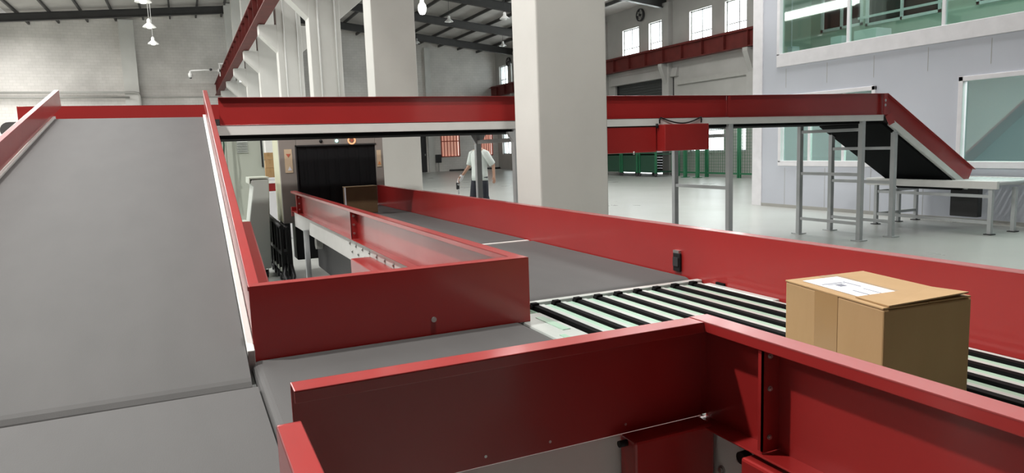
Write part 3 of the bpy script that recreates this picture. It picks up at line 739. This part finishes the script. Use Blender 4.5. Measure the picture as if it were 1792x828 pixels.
for k in range(7):
    y = CY1-.14-.95*k-.6
    MB().box(CX-.0015, CX, y-.004, y+.004, 2.3, 2.66).build('panel_joint', duct, oc2)
    if y > 7.3 or y < 4: MB().box(CX-.0015, CX, y-.004, y+.004, .06, .78).build('panel_joint', duct, oc2)
def cabin_window(q, mull, sillh, gm, out=.03):
    y0, y1, z0, z1 = q; f = MB(); t = .07
    f.box(CX-out, CX+.08, y0, y1, z0-sillh, z0+.03).box(CX-out, CX+.08, y0, y1, z1-t, z1)
    f.box(CX-out, CX+.08, y1-t, y1, z0, z1).box(CX-out, CX+.08, y0, y0+t, z0, z1)
    fo = f.build('window_frame', upvc, oc2, bevel=.006)
    ys = [y1-t]+list(mull)+[y0+t]
    for i in range(len(ys)-1):
        MB().box(CX+.035, CX+.045, ys[i+1]+.02, ys[i]-.02, z0+.03, z1-t).build('pane', gm, fo)
        if i: MB().box(CX+.01, CX+.07, ys[i]-.025, ys[i]+.025, z0, z1-t).build('mullion', upvc, fo)
cabin_window(UW, (8.9, 7.2, 5.4), .22, glass_green)
cabin_window(LW, (9.70, 8.95), .07, glass_green)
cabin_window(LW2, (5.5,), .07, glass_green)
# the upper room seen through the glass
PXC = 12.0
holes_wall('X', PXC, PXC+.08, CY0, CY1, 2.62, 4.95, [(9.75, 10.72, 3.44, 4.7), (8.2, 9.68, 3.40, 4.7), (4.0, 7.6, 3.40, 4.7)]).build('room_partition', cabgrn, oc2)
MB().box(CX+.1, PXC, CY1-.012, CY1-.002, 2.62, 4.95).build('end_lining', cabgrn, oc2)
MB().box(PXC-.55, PXC-.52, CY1-.02, CY1-.012, 2.62, 4.95).build('panel_joint', upvc, oc2)
for (y0, y1, z0) in ((9.75, 10.72, 3.44), (8.2, 9.68, 3.40), (4.0, 7.6, 3.40)):
    f = MB().box(PXC-.02, PXC+.02, y0, y0+.05, z0, 4.7).box(PXC-.02, PXC+.02, y1-.05, y1, z0, 4.7).box(PXC-.02, PXC+.02, y0, y1, z0, z0+.05).box(PXC-.02, PXC+.02, (y0+y1)/2-.02, (y0+y1)/2+.02, z0, 4.7)
    f.build('inner_window_frame', upvc, oc2)
    MB().box(PXC+.05, PXC+.06, y0, y1, z0, 4.7).build('inner_shade_pane', dark, oc2)  # opaque dark sheet, shade of the unlit room put into its colour
MB().box(PXC-.2, PXC-.17, 3.4, 9.7, 3.52, 3.56).build('inner_rail', upvc, oc2)
MB().box(11.15, 11.4, 9.5, 9.75, 2.62, 3.18).build('paper_stack', paper, oc2, bevel=.01)
MB().box(11.1, 11.5, 8.75, 9.2, 2.62, 3.20).build('storage_box', upvc, oc2, bevel=.01)
MB().box(11.1, 11.3, 10.62, 10.74, 2.62, 3.14).build('paper_stack', paper, oc2, bevel=.01)
MB().box(11.2, 11.5, 4.5, 7.6, 5.47, 5.52).build('ceiling_lamp', bulb, oc2)
MB().box(11.5, 12.2, 4.5, 9.5, 2.42, 2.48).build('ceiling_lamp', bulb, oc2)

# ------------------------------------------------------------------ green fence and cages by the window wall
fx = 17.7
def fence_panel(y0, y1, label):
    t = thing('mesh_fence', label, 'fence', (fx, y0, 0), 'green mesh fence panels')
    for y in (y0, y1): MB().box(fx-.03, fx+.03, y-.03, y+.03, 0, 2.1).build('post', green, t)
    MB().box(fx-.02, fx+.02, y0, y1, 2.04, 2.1).build('rail', green, t); MB().box(fx-.02, fx+.02, y0, y1, .12, .18).build('rail', green, t)
    ms = MB(); n = int((y1-y0)/.11)
    for k in range(1, n): y = y0+(y1-y0)*k/n; ms.box(fx-.004, fx+.004, y-.005, y+.005, .15, 2.06)
    for k in range(1, 18): z = .15+k*.108; ms.box(fx-.004, fx+.004, y0, y1, z-.004, z+.004)
    ms.build('mesh', green, t)
fence_panel(21.0, 22.6, 'green wire mesh fence panel between the cages and the tall leg')
fence_panel(19.3, 20.9, 'green wire mesh fence panel just past the tall conveyor leg')
fence_panel(17.6, 19.2, 'green wire mesh fence panel partly behind the office cabin')
# steel racks leaning upright posts in front of the fence
for y, lb in ((21.45, 'green steel upright standing in front of mesh fence, nearer the red boxes'), (20.75, 'green steel upright standing in front of mesh fence, nearer the tall leg')):
    u = thing('steel_upright', lb, 'post', (17.1, y, 0))
    MB().box(17.05, 17.15, y-.06, y+.06, .02, 2.0).build('post', green, u, bevel=.01)
    MB().box(16.98, 17.22, y-.13, y+.13, 0, .02).build('foot_plate', green, u)
def cage(y0, label):
    t = thing('roll_cage', label, 'cage trolley', (17.1, y0, 0), 'green roll cages')
    y1 = y0+1.05; x0, x1 = 16.7, 17.5
    for x in (x0, x1):
        for y in (y0, y1):
            l = MB().box(x-.03, x+.03, y-.03, y+.03, .14, 1.75).build('post', green, t)
            MB().cyl((x-.02, y, .07), (x+.02, y, .07), .07, 12).build('caster', dark, l)
    for z in (.16, .85, 1.70):
        MB().box(x0, x1, y0, y1, z, z+.05).build('shelf', greend, t)
    MB().box(x0, x0+.02, y0+.03, y1-.03, .22, 1.68).build('side_sheet', greend, t)
for y, lb in ((22.75, 'green roll cage nearest the mesh fence'), (24.0, 'green roll cage in front of the dark shutter, right one of two'), (25.2, 'green roll cage in front of the dark shutter, far end')): cage(y, lb)

# ------------------------------------------------------------------ hanging lamps
def bay_lamp(x, y, z, label, group, real=True):
    t = thing('bay_lamp', label, 'lamp', (x, y, z), group)
    MB().lathe((x, y, z), [(.19, 0), (.17, .03), (.09, .10), (.06, .13), (.055, .22), (.03, .25), (0, .25)], 24).build('shade', lampw, t)
    MB().lathe((x, y, z), [(0, -.04), (.06, -.03), (.085, .02), (.06, .07)], 16).build('bulb', bulb if real else lampw, t)
    MB().cyl((x, y, z+.24), (x, y, roofz(x)-.14), .008, 8).build('cord', white if real else dark, t)
    return t
bay_lamp(-.55, 19.53, 5.10, 'white bay lamp hanging at the top of the picture above the incline', 'bay lamps in the left aisle')
bay_lamp(-.58, 24.38, 5.30, 'white bay lamp hanging second in the row above the incline', 'bay lamps in the left aisle')
bay_lamp(-.62, 29.23, 5.50, 'white bay lamp hanging farthest and lowest in the row above the incline', 'bay lamps in the left aisle')
for (x, y, z, lb) in ((10.8, 29.23, 6.75, 'white bay lamp under the dark roof, left one nearer the white bulb lamp'), (11.2, 24.4, 6.05, 'white bay lamp under the dark roof beside the nearest column'),
                      (15.5, 34.1, 6.55, 'white bay lamp under the dark roof close to the window wall'), (12.4, 38.9, 7.3, 'white bay lamp at the far brick wall under the roof')):
    bay_lamp(x, y, z, lb, 'bay lamps in the right aisle', False)
t = thing('bulb_lamp', 'large white bulb lamp hanging just right of the second column', 'lamp', (6.39, 19.4, 5.2))
MB().lathe((6.39, 19.4, 5.25), [(0, -.16), (.07, -.14), (.11, -.06), (.12, .04), (.10, .12), (.06, .17), (.05, .24), (0, .24)], 20).build('bulb', bulb, t)
MB().cyl((6.39, 19.4, 5.48), (6.39, 19.4, roofz(6.39)-.14), .012, 8).build('cord', white, t)
# the bay lamp above the cross conveyor, whose light draws the shadow in the red corner
kl = bay_lamp(-2.4, 3.4, 6.6, 'bay lamp hanging over the incline above the picture', 'bay lamps in the left aisle')
kd = bpy.data.lights.new('bay_lamp_light', 'AREA'); kd.shape = 'DISK'; kd.size = .34; kd.energy = 420; kd.color = (1, .97, .92)
ko = bpy.data.objects.new('lamp_light', kd); COL.objects.link(ko); ko.parent = kl; ko.location = (0, 0, -.06); ko.rotation_euler = (0, R(-14), 0)

fill_lamp = bay_lamp(1.1, 1.35, 6.6, 'unseen bay lamp added over the red corner guards as fill light', 'bay lamps in the left aisle')  # lamp added as fill for the front of the nearest column
kd2 = kd.copy(); kd2.energy = 230; ko2 = bpy.data.objects.new('lamp_light', kd2); COL.objects.link(ko2); ko2.parent = fill_lamp; ko2.location = (0, 0, -.06)
for z in (2.40, 5.43):
    d_ = bpy.data.lights.new('cabin_lamp_light', 'AREA'); d_.shape = 'RECTANGLE'; d_.size = .7; d_.size_y = 5; d_.energy = 60 if z > 3 else 110
    o_ = bpy.data.objects.new('cabin_lamp_light', d_); COL.objects.link(o_); o_.location = (11.3, 7, z)

# ------------------------------------------------------------------ small wall things
def wall_fan(y, z, label):
    t = thing('wall_fan', label, 'fan', (XR_-.1, y, z), 'round wall fans'); x = XR_-.02
    MB().lathe((x, y, z), [(.24, 0), (.27, -.02), (.27, -.10), (.24, -.12), (.24, 0)], 24, 'X').build('ring', dark, t)
    bl = MB()
    for k in range(4):
        a = k*pi/2+.4; b_ = MB().add([(-.03, .03, -.05), (-.07, .22, -.09), (-.05, .22, .09), (-.03, .03, .05), (-.035, .03, -.05), (-.075, .22, -.09), (-.055, .22, .09), (-.035, .03, .05)],
                                   [(0,1,2,3),(7,6,5,4),(0,4,5,1),(1,5,6,2),(2,6,7,3),(3,7,4,0)])
        b_.xf(Matrix.Translation((x, y, z)) @ Matrix.Rotation(a, 4, 'X')); bl.add(b_.v, b_.f)
    bl.build('blades', duct, t)
    MB().lathe((x-.09, y, z), [(0, -.03), (.05, -.02), (.05, .05)], 14, 'X').build('hub', dark, t)
    g = MB()
    for k in range(4): a = k*pi/4; g.cyl((x-.115, y-.26*cos(a), z-.26*sin(a)), (x-.115, y+.26*cos(a), z+.26*sin(a)), .005, 6)
    g.build('grille', dark, t)
wall_fan(26.1, 6.82, 'round dark fan high on the window wall above the second window from the column')
wall_fan(39.8, 6.5, 'round dark fan high on the window wall near the far brick wall')
# security camera on its arm
sk = thing('security_camera', 'white security camera on a long white arm fixed to the red crane beam', 'camera', (1.4, 33.88, 5.1))
MB().tube([(.62, 33.88, 5.08), (1.2, 33.88, 5.12), (1.74, 33.88, 5.10)], .028).build('arm', white, sk)
MB().lathe((.60, 33.88, 4.90), [(0, -.13), (.06, -.11), (.09, -.03), (.09, .06), (.05, .10), (.03, .18), (0, .18)], 16).build('housing', white, sk)
MB().lathe((.60, 33.88, 4.80), [(0, -.06), (.05, -.04), (.065, .02)], 14).build('dome', dark, sk)
MB().box(1.74, 2.42, 33.78, 33.84, 5.36, 5.41).box(1.76, 1.80, 33.78, 33.84, 4.85, 5.38).box(1.70, 1.80, 33.78, 33.92, 5.04, 5.16).build('bracket', white, sk)
MB().lathe((1.42, 33.86, 5.14), [(0, -.06), (.06, -.03), (.06, .03), (0, .06)], 12).build('junction_box', dark, sk)
fl = thing('flood_light', 'small white flood light under a corbel of the middle column row', 'flood light', (2.55, 24.1, 3.9))
MB().box(2.20, 2.46, 29.2, 29.3, 4.15, 4.27).xf(Matrix.Identity(4)).build('housing', white, fl, bevel=.02)
MB().box(2.22, 2.44, 29.19, 29.2, 4.17, 4.25).build('lens', bulb, fl)
MB().box(2.30, 2.36, 29.3, 29.55, 4.2, 4.23).build('bracket', dark, fl)
# pipe rail at the far left
pr = thing('wall_pipes', 'grey bent pipes running along the far brick wall at left', 'pipe', (-3, 41.8, 4.5))
MB().tube([(-9, 41.75, 4.80), (-1.95, 41.55, 4.80), (-1.78, 41.55, 4.76), (-1.72, 41.55, 4.62), (-1.72, 41.55, 3.0)], .055).build('pipe', duct, pr)
MB().tube([(-9, 41.75, 4.55), (-2.2, 41.55, 4.55)], .05).build('pipe', duct, pr)
# fire call box
fb = thing('hydrant_box', 'small black box on a post in front of the far brick wall', 'box', (14.25, 41.5, 0))
MB().box(14.08, 14.42, 41.4, 41.6, .55, 1.05).build('housing', dark, fb, bevel=.02)
MB().box(14.22, 14.28, 41.47, 41.53, 0, .56).build('post', duct, fb)
# pipe lengths lying along the far wall
pp = thing('scrap_pipes', 'dark pipe lengths lying at the foot of the far brick wall', 'pipes', (15.6, 41.2, 0))
MB().cyl((14.9, 41.4, .06), (16.6, 41.3, .06), .05).build('pipe', dark, pp)
MB().cyl((15.8, 41.2, .07), (17.0, 41.5, .22), .05).build('pipe', duct, pp)
MB().cyl((16.8, 41.6, .06), (18.4, 41.6, .06), .055).build('pipe', dark, pp)

# ------------------------------------------------------------------ the person
PX, PY = 4.98, 12.2
ps = thing('person', 'person in pale shirt and dark trousers with white glove walking behind the conveyor', 'person', (PX, PY, 0))
def skin_body():
    V, Rr, E = [], [], []
    def v(p, r, par=None):
        V.append(p); Rr.append(r if isinstance(r, tuple) else (r, r)); i = len(V)-1
        if par is not None: E.append((par, i))
        return i
    pel = v((0, 0, .95), (.15, .11)); wa = v((0, 0, 1.10), (.135, .10), pel); ch = v((0, -.01, 1.28), (.155, .11), wa); sh = v((0, 0, 1.41), (.11, .08), ch)
    nk = v((0, -.01, 1.48), .052, sh); jw = v((0, -.035, 1.56), (.066, .074), nk); hd = v((0, -.025, 1.64), (.078, .092), jw); v((0, -.01, 1.705), (.055, .065), hd)
    for sx, (el, wr, hz) in ((-1, ((-.27, -.03, 1.12), (-.30, -.22, .92), -1)), (1, ((.25, .15, 1.14), (.27, .14, .92), 1))):
        s0 = v((sx*.165, 0, 1.40), .056, sh); s1 = v((sx*.20, .01, 1.34), .05, s0); e = v(el, .038, s1); w = v(wr, .027, e)
        d = (Vector(wr)-Vector(el)).normalized(); side = Vector((0, -1, 0)); side = (side-side.dot(d)*d).normalized(); nrm = d.cross(side)
        p0 = Vector(wr)+d*.05; pm = v(tuple(p0), (.034, .020), w)
        for j, (o, ln) in enumerate(((-.028, .070), (-.010, .080), (.010, .076), (.027, .060))):
            k0 = v(tuple(p0+d*.035+side*o), .0098, pm); k1 = v(tuple(p0+d*(.035+ln*.55)+side*o+nrm*.008*sx), .0092, k0); v(tuple(p0+d*(.035+ln*.95)+side*o+nrm*.026*sx), .0082, k1)
        t0 = v(tuple(p0-d*.005+side*.036), .011, pm); v(tuple(p0+d*.035+side*.052+nrm*.012*sx), .009, t0)
    for sx, kn, an in ((-1, (-.095, -.10, .50), (-.09, -.05, .09)), (1, (.10, .03, .50), (.10, .20, .11))):
        h = v((sx*.09, 0, .88), (.085, .088), pel); k = v(kn, .058, h); a = v(an, .042, k); v((an[0]+sx*.01, an[1]-.13, .045), (.04, .03), a)
    me = bpy.data.meshes.new('person_body'); me.from_pydata(V, E, []); o = bpy.data.objects.new('body', me); COL.objects.link(o); o.parent = ps
    m = o.modifiers.new('skin', 'SKIN'); m.use_smooth_shade = True
    for i, sv in enumerate(me.skin_vertices[0].data): sv.radius = Rr[i]; sv.use_root = (i == 0)
    s = o.modifiers.new('sub', 'SUBSURF'); s.levels = 2; s.render_levels = 2
    me.materials.append(skin_m)
    return o
ps.rotation_euler = (0, 0, R(-68)); ps.scale = (.91, .91, .915)
body = skin_body()
def ring(c, rx, ry, n=20, tilt=None):
    return [(c[0]+rx*cos(2*pi*j/n), c[1]+ry*sin(2*pi*j/n), c[2]) for j in range(n)]
def limb_rings(pts, rads, n=14):
    pts = [Vector(p) for p in pts]; out = []; ref = Vector((1, 0, 0))
    for i, p in enumerate(pts):
        d = (pts[min(i+1, len(pts)-1)]-pts[max(i-1, 0)]).normalized(); a = (ref-ref.dot(d)*d).normalized(); b = d.cross(a)
        out.append([tuple(p+rads[i]*(cos(2*pi*j/n)*a+sin(2*pi*j/n)*b)) for j in range(n)])
    return out
sh_ = MB().loft([ring((0, 0, .83), .195, .145), ring((0, 0, .95), .188, .14), ring((0, 0, 1.10), .178, .132), ring((0, -.008, 1.25), .19, .138), ring((0, -.004, 1.36), .195, .12), ring((0, 0, 1.425), .15, .095), ring((0, -.005, 1.46), .075, .07)])
sh_.loft(limb_rings([(-.12, 0, 1.40), (-.19, 0, 1.365), (-.235, -.01, 1.24), (-.262, -.025, 1.14)], [.06, .078, .072, .068]))
sh_.loft(limb_rings([(.12, 0, 1.40), (.19, .005, 1.365), (.225, .07, 1.24), (.245, .13, 1.15)], [.06, .078, .072, .068]))
sh_.build('shirt', shirt_m, ps, local=True)
tr = MB().loft([ring((0, 0, .80), .165, .13), ring((0, 0, .92), .17, .13), ring((0, 0, 1.0), .16, .12)])
tr.loft(limb_rings([(-.088, 0, .90), (-.094, -.05, .70), (-.097, -.10, .50), (-.095, -.075, .28), (-.092, -.05, .07)], [.105, .095, .080, .070, .066]))
tr.loft(limb_rings([(.088, 0, .90), (.094, .015, .70), (.10, .03, .50), (.10, .12, .28), (.10, .19, .09)], [.105, .095, .080, .070, .066]))
tr.build('trousers', trou_m, ps, local=True)
def shoe(x, y):
    return MB().loft([[(x+.045*cos(a)*w, y+dy+.0*a, .02+.05*h*(.5+.5*sin(a))+(-.02)) for a in [2*pi*j/12 for j in range(12)]] for dy, w, h in ((.06, .5, 1.1), (.03, .9, 1.9), (-.04, 1.0, 1.7), (-.12, 1.1, 1.2), (-.19, .9, .9), (-.22, .3, .5))])
shoe(-.092, -.05).build('shoe', black, ps, local=True); shoe(.10, .19).xf(Matrix.Translation((0, 0, .0))).build('shoe', black, ps, local=True)
hr = MB(); rows = []
for i in range(9):
    a = pi/2*(1-i/8*1.25); rows.append([(.088*cos(a)*cos(t), -.012+.104*cos(a)*sin(t) + (.012 if sin(t) < 0 and i > 5 else 0), 1.645+.085*sin(a)*(1 if i < 6 else .9) + (.05 if sin(t) < -.3 and i > 4 else 0)) for t in [2*pi*j/18 for j in range(18)]])
hr.loft(rows, cap=False).build('hair', hair_m, ps, local=True)
fa = MB().lathe((0, -.118, 1.605), [(0, -.03), (.012, -.02), (.014, 0), (.008, .025), (0, .03)], 10); fa.build('nose', skin_m, ps, local=True)
ey = MB()
for x in (-.032, .032): ey.lathe((x, -.108, 1.64), [(0, -.009), (.011, 0), (0, .009)], 10)
ey.build('eyes', black, ps, local=True)
MB().box(-.024, .024, -.112, -.102, 1.562, 1.570).build('mouth', redwin, ps, local=True)
er = MB()
for x in (-.08, .08): er.lathe((x, -.02, 1.62), [(0, -.032), (.014, -.02), (.016, .01), (0, .032)], 10)
er.build('ears', skin_m, ps, local=True)
gv = MB().loft(limb_rings([(-.326, -.07, .925), (-.335, -.085, .885), (-.352, -.115, .83), (-.362, -.135, .79)], [.036, .040, .046, .036]))
for j, (o, ln) in enumerate(((-.03, .07), (-.010, .08), (.011, .076), (.031, .06))):
    gv.loft(limb_rings([(-.360+.3*o*0, -.130+o, .80), (-.366, -.145+o, .80-ln*.6), (-.352, -.150+o, .80-ln)], [.014, .0135, .011], 8))
gv.loft(limb_rings([(-.345, -.135, .85), (-.335, -.175, .81), (-.335, -.18, .775)], [.015, .014, .011], 8))
gv.xf(Matrix.Translation((.03, -.145, .02)))
gv.build('glove', glove_m, ps, local=True)
hi = thing('hand_scanner', 'small grey tool held low in the white gloved hand of the person', 'tool', (0, 0, 0))
mw = Matrix.Translation((PX, PY, 0)) @ Matrix.Rotation(R(-68), 4, 'Z') @ Matrix.Diagonal((.91, .91, .915, 1))
MB().box(-.355, -.322, -.345, -.275, .66, .80).xf(mw).build('body', dark, hi, bevel=.008)
MB().cyl((-.335, -.305, .67), (-.33, -.295, .56), .014).xf(mw).build('grip', grey, hi)
